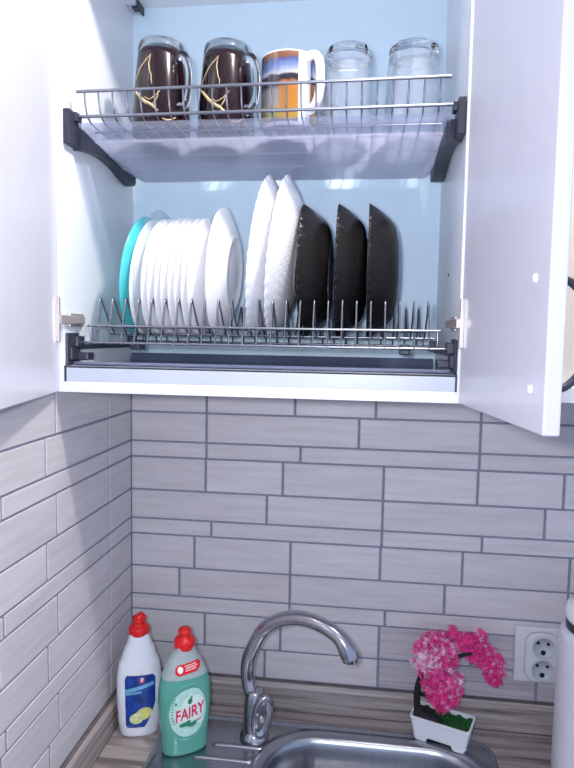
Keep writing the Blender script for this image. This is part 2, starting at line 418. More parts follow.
def surf(tab, e, x, z, lift=.0006):
    a, b = interp(tab, z); u = min(.995, abs(x)/a)
    return Vector((x, -b*(1-u**e)**(1/e)-lift, z))
def patch(mb, tab, e, fx, z0, z1, lift, nu=18, nv=22, mi=0, shear=0):
    """fx(v)->(x0,x1) at height fraction v"""
    def fn(u, v):
        z = z0+(z1-z0)*v; x0, x1 = fx(v); x = x0+(x1-x0)*u
        return surf(tab, e, x, z+shear*x, lift)
    mb.grid(fn, nu, nv, mi); return mb
def blob(tab, e, cx, cz, rx, rz, lift, tilt=0, mi=0, mb=None, n=24):
    mb = mb or MB(); c, s_ = math.cos(tilt), math.sin(tilt); vs = []
    for k in (0, .5, 1):
        for i in range(n):
            t = 2*PI*i/n; x = rx*k*math.cos(t); z = rz*k*math.sin(t)
            vs.append(surf(tab, e, cx+x*c-z*s_, cz+x*s_+z*c, lift))
    fs = []
    for k in range(2):
        for i in range(n): fs.append((k*n+i, k*n+(i+1) % n, (k+1)*n+(i+1) % n, (k+1)*n+i))
    mb.add(vs, fs, mi, True); return mb
def cap(parent, z, r, h, bulge=.8):
    """push-pull dish soap cap: skirt, shoulder, knob"""
    c = MB().lathe([(0, 0), (r*.95, 0), (r, .002), (r*.99, h*.42), (r*.9, h*.5), (r*.62, h*.56), (r*.55, h*.62), (r*.60, h*.72), (r*.64, h*.86), (r*.52, h*.97), (0, h)], 32).build('cap', M_RED, parent)
    c.location.z = z; return c

BW = thing('dish_soap_bottle', 'white squeeze bottle with red cap and blue lemon label in the tiled corner', 'bottle', (.0585, -.1125, ZW), rad(17))
tW = [(0, .030, .018), (.004, .0345, .0225), (.03, .0385, .0245), (.075, .0405, .0255), (.11, .0405, .0250), (.132, .0375, .0240), (.157, .0290, .0215), (.176, .0215, .0190), (.189, .0180, .0178), (.198, .0165, .0165)]
bottle_mesh(MB(), tW).build('bottle_body', M_WBOTTLE, BW)
cp = cap(BW, .1885, .0188, .031)
MB().tube([(.0, 0, .020), (-.004, -.001, .030), (.003, -.001, .0330), (.009, 0, .028)], [.009, .0095, .0090, .006], 12).build('spout_flap', M_RED, cp)
eW = 2.5
mb = MB()
def labx(v): # rounded bottom-right corner
    r = .5*(1-math.cos(PI*min(1, v*2.1))); x1 = -.004+.030*math.sqrt(max(0, min(1, v*1.9+.12)))
    top = max(0, (v-.92)/.08); bot = max(0, (.06-v)/.06)
    return (-.0225+.004*top**2+.003*bot**2-.002*v, min(.0305, x1+.004)-.005*top**2)
patch(mb, tW, eW, labx, .022, .121, .0006)
lb = mb.build('label_sticker', M_BLUE, BW); lb['label'] = 'dark blue label with lemons and a small pink logo'
mb = MB(); patch(mb, tW, eW, lambda v: (-.024, .027), .094, .101, .0009, shear=.25, nv=4)
patch(mb, tW, eW, lambda v: (-.023, .006), .087, .0915, .0009, shear=.12, nv=4)
patch(mb, tW, eW, lambda v: (.006, .027), .093, .0945, .0010, shear=.5, nv=3)
mb.build('streak', M_LBLUE, lb)
blob(tW, eW, .0095, .048, .015, .0115, .0010, rad(25)).build('lemon', M_LEMON, lb)
blob(tW, eW, -.0035, .040, .0125, .0105, .0013, rad(15)).build('lemon', M_LEMON2, lb)
mb = MB(); patch(mb, tW, eW, lambda v: (.002, .0105), .107, .1165, .0010, 4, 4); mb.build('logo', M_PINKLOGO, lb)
mb = MB(); patch(mb, tW, eW, lambda v: (.0045, .008), .1095, .1145, .0014, 3, 3)
blob(tW, eW, .007, .115, .0025, .002, .0014, mb=mb); mb.build('logo_mark', M_PRINTW, lb)
mb = MB()
for i in range(3): patch(mb, tW, eW, lambda v, i=i: (-.018+.004*i, -.0155+.004*i), .0255, .0268, .0010, 2, 2)
mb.build('small_print', M_LBLUE, lb)

BF = thing('dish_soap_bottle', 'green dish soap bottle with red cap and slanting red neck sticker on the drainer', 'bottle', (.1555, -.1480, ZW+.0016), rad(31))
tF = [(0, .036, .020), (.004, .0400, .0235), (.03, .0410, .0245), (.06, .0445, .0255), (.092, .0465, .0265), (.118, .0455, .0260), (.140, .0405, .0245), (.154, .0350, .0225), (.166, .0290, .0205), (.176, .0230, .0185), (.185, .0185, .0178), (.196, .0170, .0170)]
bottle_mesh(MB(), tF, liquid=.141).build('bottle_body', [M_GREENLIQ, M_SOAPTOP], BF, fix=True)
cap(BF, .1865, .0186, .0365)
eF = 2.5
# oval recess ring round the label, then the label, its white cloud, lettering, leaf and small prints
mb = MB(); vs = []
def oval_pt(t, k): return (.0372*k*math.cos(t)-.000, .080+.049*k*math.sin(t)+.010*max(0, math.cos(t))*max(0, math.sin(t)))
for k in (.97, 1.0, 1.035):
    for i in range(48):
        x, z = oval_pt(2*PI*i/48, k); vs.append(surf(tF, eF, x, z, .0014 if k == 1.0 else .0001))
mb.add(vs, [(k*48+i, k*48+(i+1) % 48, (k+1)*48+(i+1) % 48, (k+1)*48+i) for k in range(2) for i in range(48)], 0, True)
mb.build('oval_rib', M_GREENLIQ, BF)
mb = MB(); vs = []
ks = (0, .3, .6, .9)
for k in ks:
    for i in range(48):
        x, z = oval_pt(2*PI*i/48, k*.98); vs.append(surf(tF, eF, x, z, .0008))
mb.add(vs, [(k*48+i, k*48+(i+1) % 48, (k+1)*48+(i+1) % 48, (k+1)*48+i) for k in range(3) for i in range(48)], 0, True)
lf = mb.build('label_sticker', M_LABELG, BF); lf['label'] = 'pale green oval label with red lettering'
mb = MB()
blob(tF, eF, .002, 0.0805, .0270, .018, .0012, rad(10), mb=mb); blob(tF, eF, .014, 0.0965, .013, .015, .00115, 0, mb=mb); blob(tF, eF, .002, 0.0975, .012, .012, .00118, 0, mb=mb)
mb.build('white_cloud', M_LABELW, lf)
def lettering(body, size, cx, cz, mat_, parent, name, lift, tab, e, sx=1., tilt=0., bold=.0):
    cu = bpy.data.curves.new(name, 'FONT'); cu.body = body; cu.size = size; cu.align_x = 'CENTER'; cu.align_y = 'CENTER'; cu.resolution_u = 3; cu.offset = bold
    to = bpy.data.objects.new('t', cu); C.objects.link(to)
    me = bpy.data.meshes.new_from_object(to.evaluated_get(bpy.context.evaluated_depsgraph_get()))
    bpy.data.objects.remove(to); bpy.data.curves.remove(cu)
    bm = bmesh.new(); bm.from_mesh(me); bmesh.ops.subdivide_edges(bm, edges=[e_ for e_ in bm.edges if e_.calc_length() > .004], cuts=1); bmesh.ops.triangulate(bm, faces=bm.faces)
    for v in bm.verts: v.co = surf(tab, e, cx+v.co.x*sx, cz+v.co.y+v.co.x*tilt, lift)
    bm.to_mesh(me); bm.free(); me.materials.clear(); me.materials.append(mat_)
    o = bpy.data.objects.new(name, me); C.objects.link(o); o.parent = parent; return o
lettering('FAIRY', .030, .003, .0810, M_PRINTW, lf, 'lettering_edge', .0015, tF, eF, .66, .13, .0013)
lettering('FAIRY', .030, .003, .0810, M_LETTER, lf, 'lettering', .0019, tF, eF, .66, .13, .0006)
mb = MB(); blob(tF, eF, .003, 0.1020, .0042, .0055, .0016, rad(-10), mb=mb); blob(tF, eF, .005, 0.1070, .0020, .0040, .0016, rad(-25), mb=mb)
mb.build('leaf_emblem', M_LEAF, lf)
mb = MB()
for (x, z, a, b, t) in ((-.006, 0.0610, .010, .004, .2), (.004, 0.0590, .009, .004, -.2), (.012, 0.0610, .008, .0036, .3), (-.001, 0.0635, .006, .003, .6)):
    blob(tF, eF, x, z, a, b, .0016, t, mb=mb)
mb.build('leaf_border', M_LEAF, lf)
mb = MB(); blob(tF, eF, .021, 0.0630, .0075, .0042, .0016, .15, mb=mb); mb.build('small_badge', M_PRINTW, lf)
mb = MB(); patch(mb, tF, eF, lambda v: (.0165, .025), .0623, .0642, .0020, 4, 2, shear=.1); mb.build('badge_print', M_LETTER, lf)
mb = MB()
for i in range(9):
    t = PI*(.80+.047*i); x = .030*math.cos(t); z = .0855+.039*math.sin(t)
    blob(tF, eF, x+.0015, z, .0016, .0011, .0016, t, mb=mb, n=8)
blob(tF, eF, -.0215, 0.1000, .0020, .0022, .0016, 0, mb=mb, n=10)
mb.build('side_print', M_LEAF, lf)
# slanting red sticker on the shoulder
mb = MB(); patch(mb, tF, eF, lambda v: (-.0215+.006*abs(2*v-1)**3, .0235-.006*abs(2*v-1)**3), .1500, .1680, .0008, 16, 8, shear=.13)
rs = mb.build('shoulder_sticker', M_RED, BF); rs['label'] = 'red oval sticker with white print'
mb = MB()
for (x0, x1, z) in ((-.005, .015, .1640), (-.004, .018, .1600), (-.004, .014, .1560)):
    x = x0
    while x < x1:
        w = random.choice((.0016, .0022, .003)); patch(mb, tF, eF, lambda v, x=x, w=w: (x, x+w), z-.0010, z+.0010, .0012, 2, 2, shear=.13); x += w+.0008
blob(tF, eF, -.0130, .1580, .0048, .0060, .0012, 0, mb=mb)
mb.build('sticker_print', M_PRINTW, rs)

# ------------------------------------------------------------------ bonsai in its white pot
BO = thing('artificial_bonsai', 'pink artificial bonsai in a white rectangular pot by the sink edge', 'plant', (.6175, -.0605, ZW+.0050), rad(-21))
mb = MB()
def rr2(a, b, z, r=.006): return rrect(-a, a, -b, b, r, z, 4)
mb.loops([rr2(.047, .0225, .008), rr2(.048, .0235, .010), rr2(.0535, .0275, .039), rr2(.0545, .0285, .041), rr2(.0545, .0285, .045), rr2(.0515, .0255, .045), rr2(.051, .025, .036)], cap0=True, cap1=True, smooth=False)
mb.build('pot', M_POT, BO, fix=True)
for sx in (-1, 1):
    for sy in (-1, 1):
        mb = MB(); cx, cy = sx*.034, sy*.0175
        mb.loops([rrect(cx-.010, cx+.010, cy-.005, cy+.005, .003, 0, 3), rrect(cx-.014, cx+.014, cy-.006, cy+.006, .003, .0085, 3)], cap0=True, cap1=True, smooth=False)
        mb.build('pot_foot', M_POT, BO, fix=True)
mb = MB()
mb.grid(lambda u, v: Vector(((u-.5)*.100, (v-.5)*.048, .0385+.003*math.sin(u*31)*math.sin(v*17)+random.uniform(0, .0022))), 44, 22)
mb.build('moss', M_MOSS, BO)
mb = MB()
tr = smooth_path([(-.043, -.008, .036), (-.046, -.008, .056), (-.047, -.007, .082), (-.044, -.005, .104), (-.036, -.002, .122), (-.022, 0, .138), (-.002, .002, .152), (.020, .006, .160), (.034, .008, .168), (.046, .008, .172)], 4)
mb.tube(tr, [.0066-.0040*i/(len(tr)-1) for i in range(len(tr))], 9)
mb.tube(smooth_path([(-.038, -.002, .118), (-.022, -.012, .118), (-.008, -.016, .108), (.004, -.014, .098)], 4), .0032, 7)
mb.tube(smooth_path([(-.046, -.006, .078), (-.03, -.010, .080), (-.01, -.012, .078), (.004, -.010, .074)], 4), .0032, 7)
mb.tube(smooth_path([(-.040, 0, .112), (-.052, .003, .124), (-.056, .004, .134)], 4), .0026, 7)
rb = []
for i in range(7):   # gnarled foot of the trunk spreading on the moss
    a = i*.9; r0 = .009+.004*(i % 2)
    mb.tube(smooth_path([(-.042, -.006, .050), (-.036+.6*r0*math.cos(a), -.006+.6*r0*math.sin(a), .046), (-.028+1.6*r0*math.cos(a), -.006+1.1*r0*math.sin(a), .039)], 3), [.007, .007, .007, .0065, .006, .005, .004], 7)
mb.tube(smooth_path([(-.045, -.010, .043), (-.02, -.014, .0435), (.004, -.012, .039)], 4), [.009, .0092, .0095, .0095, .009, .0085, .0075, .006, .004], 8, sx=1.3)
mb.build('trunk', M_TRUNK, BO)
def blossom(cx, cy, cz, R_, pale, n=90):
    mb = MB()
    for k in range(n):
        d = Vector((random.gauss(0, 1), random.gauss(0, 1), random.gauss(0, 1))).normalized()
        c = Vector((cx, cy, cz))+d*R_*(random.uniform(.45, 1.0))
        nrm = (d+Vector((random.gauss(0, .45), random.gauss(0, .45), random.gauss(0, .45)))).normalized()
        t = nrm.orthogonal().normalized(); bq = nrm.cross(t); a0 = random.uniform(0, 6.28); L = random.uniform(.0038, .0060)
        mi = 1 if random.random() < pale else 0
        vs = [c]; fs = []
        for p in range(5):   # five narrow petals cupped round the centre
            a = a0+2*PI*p/5; w = .34
            dirp = math.cos(a)*t+math.sin(a)*bq
            l_ = math.cos(a-w)*t+math.sin(a-w)*bq; r_ = math.cos(a+w)*t+math.sin(a+w)*bq
            i = len(vs); vs += [c+l_*L*.62+nrm*L*.12, c+dirp*L+nrm*L*.38, c+r_*L*.62+nrm*L*.12]; fs.append((0, i, i+1, i+2))
        mb.add(vs, fs, mi, False)
    # inner twig that carries the flowers
    return mb.build('blossom_cluster', [M_PINK, M_PALE], BO)
import itertools
def pot_local(X, Y, Z):
    d = Vector((X, Y, Z))-Vector(BO.location); a = rad(21); return Vector((d.x*math.cos(a)-d.y*math.sin(a), d.x*math.sin(a)+d.y*math.cos(a), d.z))
for (X, Z, R_, pale, y) in (
    (.5765, .915, .0165, .25, -.066), (.592, .9235, .0165, .2, -.060), (.608, .926, .015, .18, -.055), (.572, .893, .018, .85, -.074), (.588, .898, .019, .75, -.084), (.606, .905, .018, .12, -.07),
    (.6215, .912, .016, .55, -.066), (.630, .940, .0105, .15, -.055), (.583, .872, .016, .15, -.078), (.601, .878, .017, .1, -.085), (.617, .885, .016, .1, -.075), (.628, .896, .014, .1, -.065),
    (.590, .847, .014, .1, -.08), (.606, .853, .017, .12, -.09), (.622, .858, .016, .12, -.085), (.6375, .864, .013, .5, -.075), (.637, .843, .0125, .2, -.075), (.600, .830, .0125, .06, -.085), (.616, .834, .016, .06, -.09), (.612, .818, .012, .02, -.085), (.630, .829, .0125, .1, -.08),
    (.6415, .922, .0155, .08, -.055), (.657, .924, .0155, .08, -.052), (.672, .921, .015, .08, -.050), (.680, .934, .0115, .1, -.050), (.688, .911, .015, .1, -.050), (.664, .905, .014, .06, -.055), (.681, .894, .0145, .06, -.052),
    (.7015, .899, .0145, .1, -.052), (.713, .887, .013, .12, -.050), (.696, .880, .014, .08, -.052), (.712, .872, .012, .12, -.052), (.700, .862, .0125, .08, -.052), (.711, .853, .0105, .05, -.052)):
    p = pot_local(X, y, Z); R_ *= 1.12; blossom(p.x, p.y, p.z, R_, pale, int(30+R_*4200))

# ------------------------------------------------------------------ socket
SO = thing('double_socket', 'white double power socket on the tiled wall beside the pink bonsai', 'socket', (.7985, 0, .8860))
MB().box(-.0465, .0465, -.009, .0, -.0535, .0535).build('cover_plate', M_SOCKET, SO, bevel=.003)
mb = MB()
def yl(l, y): return [Vector((p.x, y, p.y)) for p in l]
mb.loops([yl(rrect(-.029, .033, -.048, .046, .022, 0), -.009), yl(rrect(-.029, .033, -.048, .046, .022, 0), -.015), yl(rrect(-.0265, .0305, -.0455, .0435, .020, 0), -.018)], cap0=True, cap1=True)
mb.build('socket_block', M_SOCKET, SO, fix=True)
for dz in (.0205, -.0225):
    RX = Matrix.Translation((.002, -.0182, dz)) @ Matrix.Rotation(rad(90), 4, 'X')
    w = MB().lathe([(.0, .0), (.0175, .0), (.0180, .0020), (.0200, .0026), (.0208, .0014), (.0208, -.001)], 32, M=RX).build('socket_well', M_SOCKIN, SO, fix=True)
    for (hx, hz, hr) in ((-.0095, .0085, .0030), (.0085, .0075, .0030)):
        MB().lathe([(0, .0008), (hr, .0008), (hr, -.001), (0, -.001)], 14, M=RX @ Matrix.Translation((hx, hz, 0))).build('pin_hole', M_HOLE, w, fix=True)
    MB().lathe([(0, .0010), (.0046, .0010), (.0046, -.001), (0, -.001)], 14, M=RX @ Matrix.Translation((0, -.0095, 0))).build('earth_clip', M_HOLE, w, fix=True)

# ------------------------------------------------------------------ white jug at the right
JG = thing('thermos_jug', 'white cylindrical jug with black band and white lid at the right of the worktop', 'jug', (.8660, -.125, ZW))
MB().lathe([(0, 0), (.066, 0), (.0705, .004), (.0725, .012), (.0725, .05), (.0722, .18), (.0712, .245), (.0685, .258), (.064, .262), (0, .262)], 48).build('body', M_JUG, JG)
MB().lathe([(0, .2625), (.0610, .2625), (.0610, .2775), (0, .2775)], 48).build('band', M_BLACKP, JG, fix=True)
MB().lathe([(0, .2775), (.0615, .2775), (.0635, .282), (.0635, .293), (.059, .303), (.04, .309), (0, .311)], 48).build('lid', M_CERAMIC, JG)
mb = MB(); mb.tube(smooth_path([(.069, -.0, .235), (.098, 0, .240), (.108, 0, .21), (.108, 0, .12), (.098, 0, .085), (.069, 0, .08)], 5), .008, 10); mb.build('handle', M_BLACKP, JG)

# ------------------------------------------------------------------ wall cabinet with open doors
CX0, CX1, CY, CT, TH = .0008, .600, -.3036, 2.086, .016
CB = thing('wall_cabinet', 'white open wall cabinet holding the dish racks above the sink', 'cabinet', ((CX0+CX1)/2, CY/2, ZC))
co = CB.location
YB = -.0035
sl = MB().box(CX0, CX0+TH, CY, YB, ZC, CT).build('side_panel', M_WHITE, CB, co, bevel=.0006)
sr = MB().box(CX1-TH, CX1, CY, YB, ZC, CT).build('side_panel', M_WHITE, CB, co, bevel=.0006)
# shelf-pin hole drilled in the right side panel
MB().lathe([(0, 0), (.0024, 0), (.0024, .0008), (0, .0008)], 12, M=Matrix.Translation((.5838, -.178, 1.5725)) @ Matrix.Rotation(rad(-90), 4, 'Y')).build('pin_hole', M_HOLE, sr, co, fix=True)
MB().box(CX0+TH, CX1-TH, CY, -.024, ZC, ZC+TH).build('bottom_panel', M_WHITE, CB, co, bevel=.0006)
MB().box(CX0+TH, CX1-TH, CY, -.024, CT-TH, CT).build('top_panel', M_WHITE, CB, co, bevel=.0006)
MB().box(CX0+TH, CX1-TH, -.0270, -.024, ZC, CT).build('back_panel', M_BACK, CB, co)
mb = MB().box(CX0+TH+.002, CX1-TH-.001, CY, CY+.006, ZC+TH, 1.4245); mb.box(CX0+TH+.002, CX1-TH-.001, CY, CY+.016, 1.4215, 1.4245)
fp = mb.build('front_profile', M_EDGE, CB, co, bevel=.0005); fp['label'] = 'pale metal strip along the cabinet bottom'
MB().box(CX0+TH-.0002, CX0+TH+.003, CY-.0008, CY+.016, ZC+TH, 1.4250).build('profile_end_cap', M_BLACKP, fp, co)
MB().box(CX1-TH-.0026, CX1-TH+.0002, CY-.0008, CY+.016, ZC+TH, 1.4250).build('profile_end_cap', M_BLACKP, fp, co)
def door(hx, hy, ex, ey, side, w):
    """inner face runs from the hinge (hx,hy) to (ex,ey); the leaf's thickness lies away from the cabinet's middle"""
    d = Vector((ex-hx, ey-hy, 0)).normalized(); n = Vector((-d.y, d.x, 0))*side
    M = Matrix(((d.x, n.x, 0, hx), (d.y, n.y, 0, hy), (0, 0, 1, ZC), (0, 0, 0, 1)))
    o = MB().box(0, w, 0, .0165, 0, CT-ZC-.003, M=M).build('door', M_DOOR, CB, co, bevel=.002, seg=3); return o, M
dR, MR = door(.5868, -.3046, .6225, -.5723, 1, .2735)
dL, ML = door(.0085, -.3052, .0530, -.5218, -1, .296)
dR['label'] = 'right door swung open with two screw caps'; dL['label'] = 'left door swung open near the tiled wall'
for z in (1.5338, 1.4262):
    MB().lathe([(0, -.0026), (.0026, -.0026), (.0046, -.0010), (.005, .0002), (0, .0004)], 16, M=MR @ Matrix.Translation((.2405, 0, z-ZC)) @ Matrix.Rotation(rad(-90), 4, 'X')).build('screw_cap', M_CERAMIC, dR, co, fix=True)
hp = smooth_path([MR @ Vector((.2405, .0165, .0405)), MR @ Vector((.2405, .034, .044)), MR @ Vector((.2405, .050, .063)), MR @ Vector((.2405, .056, .0945)), MR @ Vector((.2405, .050, .126)), MR @ Vector((.2405, .034, .145)), MR @ Vector((.2405, .0165, .1485))], 5)
MB().tube(hp, .0040, 10).build('handle', M_BLACKP, dR, co)
def hinge(M, sgn, z, d, px):
    """cup plate on the leaf, arm reaching to the side panel"""
    mb = MB().box(.006, .0125, -.0052, .0006, z-.033-ZC, z+.033-ZC, M=M)
    h = mb.build('hinge', M_HINGE, d, co, bevel=.001)
    x0 = .0168 if sgn > 0 else .5832
    b = Vector((x0+sgn*.0075, -.270, z)); a = M @ Vector((.008, -.006, z-ZC))
    mb = MB(); dirv = (b-a); L = dirv.length; dirv.normalize(); nn = Vector((-dirv.y, dirv.x, 0))
    MM = Matrix(((dirv.x, nn.x, 0, a.x), (dirv.y, nn.y, 0, a.y), (0, 0, 1, a.z), (0, 0, 0, 1)))
    mb.box(-.004, L*.62, -.004, .004, -.0066, .0066, M=MM); mb.box(L*.5, L+.010, -.0035, .0035, -.0055, .0055, M=MM)
    mb.build('hinge_arm', M_HINGE, d, co, bevel=.0012)
    xs = sorted((x0, x0+sgn*.004))
    mb = MB().box(xs[0], xs[1], -.292, -.247, z-.010, z+.010)
    mb.build('hinge_plate', M_HINGE, CB, co, bevel=.001)
    for yy in (-.254, -.262):
        MB().lathe([(0, 0), (.0026, 0), (.0026, .0012), (0, .0012)], 10, M=Matrix.Translation((x0+sgn*.004, yy, z)) @ Matrix.Rotation(rad(90*sgn), 4, 'Y')).build('hinge_screw', M_BLACKP, CB, co, fix=True)
hinge(ML, 1, 1.4925, dL, 0); hinge(MR, -1, 1.4945, dR, 0)
# hanging bracket in the upper left back corner
hb = MB().box(.0168, .0350, -.064, -.0275, 2.0590, 2.0698).build('hanging_bracket', M_EDGE, CB, co, bevel=.001)
MB().box(.0350, .0390, -.058, -.0275, 2.0560, 2.0698).box(.0270, .0390, -.060, -.045, 2.0545, 2.0588).build('bracket_cover', M_BLACKP, hb, co, bevel=.0008)

# neighbouring cabinet glimpsed behind the right door
NB = thing('wall_cabinet', 'cream wall cabinet glimpsed behind the open right door', 'cabinet', (1.03, -.15, ZC))
no = NB.location
MB().box(.6012, 1.40, -.315, -.0035, ZC+.009, CT).build('body', M_WHITE, NB, no, bevel=.0008)
for x0, x1 in ((.6020, 1.0000), (1.0030, 1.3995)):
    MB().box(x0, x1, -.3315, -.3155, ZC+.0315, CT).build('door', M_CREAM, NB, no, bevel=.0015)
mb = MB().box(.6400, 1.40, -.345, -.3155, ZC+.009, ZC+.0305).build('front_strip', M_WHITE, NB, no, bevel=.001)

# ------------------------------------------------------------------ lower dish rack
LR = thing('plate_rack', 'lower wire plate rack with upright prongs inside the cabinet', 'dish rack', (.30, -.165, 1.4255))
lo = LR.location; X0, X1 = .038, .5635; ZR = 1.4735; YA, YBk = -.196, -.126
wr = .0016
mb = MB()
for (y, z, r) in ((-.272, 1.4845, .0019), (-.272, 1.4590, .0019), (YA, ZR, wr), (YBk, ZR, wr), (-.052, 1.4600, .0019), (-.052, 1.4845, .0019)):
    a, b = (X0, X1) if z != 1.4590 else (.0235, .572)
    if y == -.052 and z < 1.47: a, b = (.0235, .572)
    mb.tube([(a, y, z), (b, y, z)], r, 8)
for x in (X0+.006, X1-.004):
    mb.tube(smooth_path([(x, -.272, 1.4845), (x, -.272, 1.462), (x, -.262, 1.457), (x, -.20, 1.4555), (x, -.12, 1.4555), (x, -.062, 1.457), (x, -.052, 1.462), (x, -.052, 1.4845)], 3), wr, 6)
mb.build('wire_frame', M_WIRE, LR, lo)
NP = 25
def arch(x, y0, z0, yp, y1, z1, zt):
    return smooth_path([(x, y0, z0), (x, y0+(yp-y0)*.55, z0+(zt-z0)*.62), (x, yp-(.004 if yp > y0 else -.004), zt-.0030), (x, yp, zt), (x, yp+(.004 if yp > y0 else -.004), zt-.0035), (x, yp+(y1-yp)*.5, z1+(zt-z1)*.45), (x, y1, z1)], 3)
mf, mk = MB(), MB()
for i in range(NP):
    x = .0495+(.5480-.0495)*i/(NP-1)
    pts = arch(x, -.2735, 1.4570, -.2490, YA, ZR-.001, 1.5265)
    mf.tube(pts, .0014, 6)
    mk.tube(arch(x, -.0505, 1.4570, -.078, YBk, ZR-.001, 1.5240), .0014, 6)
mf.build('prong_row', M_WIRE, LR, lo); mk.build('prong_row', M_WIRE, LR, lo)
# drip tray below the wires
mb = MB(); tx0, tx1 = .0215, .5785
pr = [(-.284, 1.4275), (-.2825, 1.4305), (-.280, 1.4295), (-.270, 1.4205), (-.20, 1.4190), (-.12, 1.4215), (-.060, 1.4250), (-.048, 1.4375), (-.044, 1.4380)]
top = [(y, z) for y, z in pr]; bot = [(y, z-.0016) for y, z in reversed(pr)]
ring_ = top+bot
mb.loops([[Vector((x, y, z)) for y, z in ring_] for x in (tx0, tx1)], cap0=True, cap1=True, smooth=False)
mb.build('drip_tray', M_DARKTRAY, LR, lo, fix=True)
def rack_bracket(side):
    s_ = 1 if side == 'l' else -1; x0 = .0169 if s_ > 0 else .5831
    def bx(mb, dx0, dx1, y0, y1, z0, z1): 
        a, b = sorted((x0+s_*dx0, x0+s_*dx1)); mb.box(a, b, y0, y1, z0, z1)
    mb = MB(); bx(mb, 0, .0040, -.301, -.262, 1.4255, 1.4735); bx(mb, 0, .0125, -.286, -.262, 1.4520, 1.4690)
    bx(mb, 0, .0085, -.296, -.268, 1.4330, 1.4520); bx(mb, .0, .024, -.278, -.255, 1.4320, 1.4440)
    bx(mb, 0, .0040, -.262, -.040, 1.4480, 1.4560); bx(mb, 0, .0125, -.062, -.042, 1.4520, 1.4690)
    return mb.build('bracket', M_BLACKP, LR, lo, bevel=.002)
rack_bracket('l'); rack_bracket('r')
for x in (.0890, .5180):
    MB().box(x-.008, x+.008, -.212, -.182, 1.4480, 1.4640).build('foot_clip', M_BLACKP, LR, lo, bevel=.002)

# ------------------------------------------------------------------ plates standing in the rack (axis along x, hollow side to the left)
def plate_profile(R_, depth, rf, th, p=1.4):
    out = []; n = 12
    def h(r):
        if r <= rf: return depth
        t = (r-rf)/(R_-rf); return depth*(1-t**p)
    out.append((0, h(0)+0)); out.append((rf*.5, depth)); out.append((rf*.9, depth)); out.append((rf*.94, depth+.0022)); out.append((rf, depth+.0018)); out.append((rf*1.05, h(rf*1.05)))
    for i in range(1, n+1):
        r = rf*1.05+(R_-rf*1.05)*i/n; out.append((r, h(r)))
    out.append((R_+.0006, -th*.5))
    for i in range(n, -1, -1):
        r = rf*.97+(R_-.0004-rf*.97)*i/n; out.append((r, h(min(R_, r*1.0))-th))
    out.append((rf*.5, depth-th)); out.append((0, depth-th)); return out
def plate(name, label, cat, D, depth, rf, x, m, th=.0026, waves=0, wamp=0, swirl=0, ribs=0, ramp=0, tilt=0, p=1.4, group=None, n=96, yc=None):
    R_ = D/2; yc = -.161 if yc is None else yc
    cz = ZR+math.sqrt((R_+wr+.0012)**2-.035**2)
    def rf_(r, z, t):
        w = max(0, (r-R_*rf)/(R_-R_*rf)); tt = t+swirl*w
        k = 1+(wamp*abs(math.cos(waves*tt/2))*w**3 if waves else 0)-(wamp*w**3 if waves else 0)
        zz = z+(ramp*abs(math.sin(ribs*tt/2))*math.sin(min(1, w)*PI*.92+.12) if ribs else 0)
        return (r*k*math.cos(t), r*k*math.sin(t), zz)
    M = Matrix.Rotation(rad(90), 4, 'Y')
    o = MB().lathe(plate_profile(R_, depth, R_*rf, th, p), n, M=M, rf=rf_).build(name, m, fix=True)
    o.location = (x, yc, cz)
    if tilt: o.rotation_euler = (0, rad(tilt), 0)
    return tag(o, label, cat, group)
plate('dinner_plate', 'turquoise plate, leftmost of the upright plates in the rack', 'plate', .196, .017, .60, .0870, M_TURQ, th=.003, tilt=6.5)
ORD = ('second', 'third', 'fourth', 'fifth', 'sixth', 'seventh', 'eighth')
wl = ['white dinner plate between the turquoise plate and the clear glass plate', 'white dinner plate just right of the clear glass plate']+['white dinner plate, %s to the right of the clear glass plate' % o for o in ORD]+['white dinner plate with its whole back showing, last before the tall scalloped plates']
for i, (x, D) in enumerate(zip((.1020, .1200, .1295, .1412, .1508, .1620, .1716, .1828, .1925, .2225), (.192, .192, .192, .192, .193, .193, .193, .194, .194, .210))):
    plate('dinner_plate', wl[i], 'plate', D, .018, .58, x, M_CERAMIC, th=.003, tilt=6.3-25*(x-.1), group='white dinner plates in the rack')
plate('glass_plate', 'clear glass plate standing between the white dinner plates', 'plate', .206, .016, .6, .1105, M_THIN, th=.003, tilt=6)
plate('scalloped_plate', 'tall white scalloped plate behind the last small white plate', 'plate', .258, .030, .45, .2905, M_OPAL, waves=40, wamp=.022, swirl=.7, ribs=40, ramp=.0038, tilt=6.3, n=280, group='tall white scalloped plates')
plate('scalloped_plate', 'tall white scalloped plate touching the first black soup plate', 'plate', .258, .030, .45, .3185, M_OPAL, waves=40, wamp=.022, swirl=.7, ribs=40, ramp=.0038, tilt=6.3, n=280, group='tall white scalloped plates')
for x, l in ((.3580, 'black scalloped soup plate next to the tall white plates'), (.4135, 'black scalloped soup plate, middle one of three'), (.4610, 'black scalloped soup plate nearest the cabinet side, last in the row')):
    plate('soup_plate', l, 'plate', .213, .0420, .50, x, M_BLACKG, th=.003, waves=44, wamp=.027, swirl=.8, ribs=44, ramp=.0016, p=2.1, n=308, group='black scalloped soup plates')
plate('glass_saucer', 'thin clear glass plate behind the first black soup plate', 'plate', .160, .005, .6, .4020, M_THIN, th=.002)

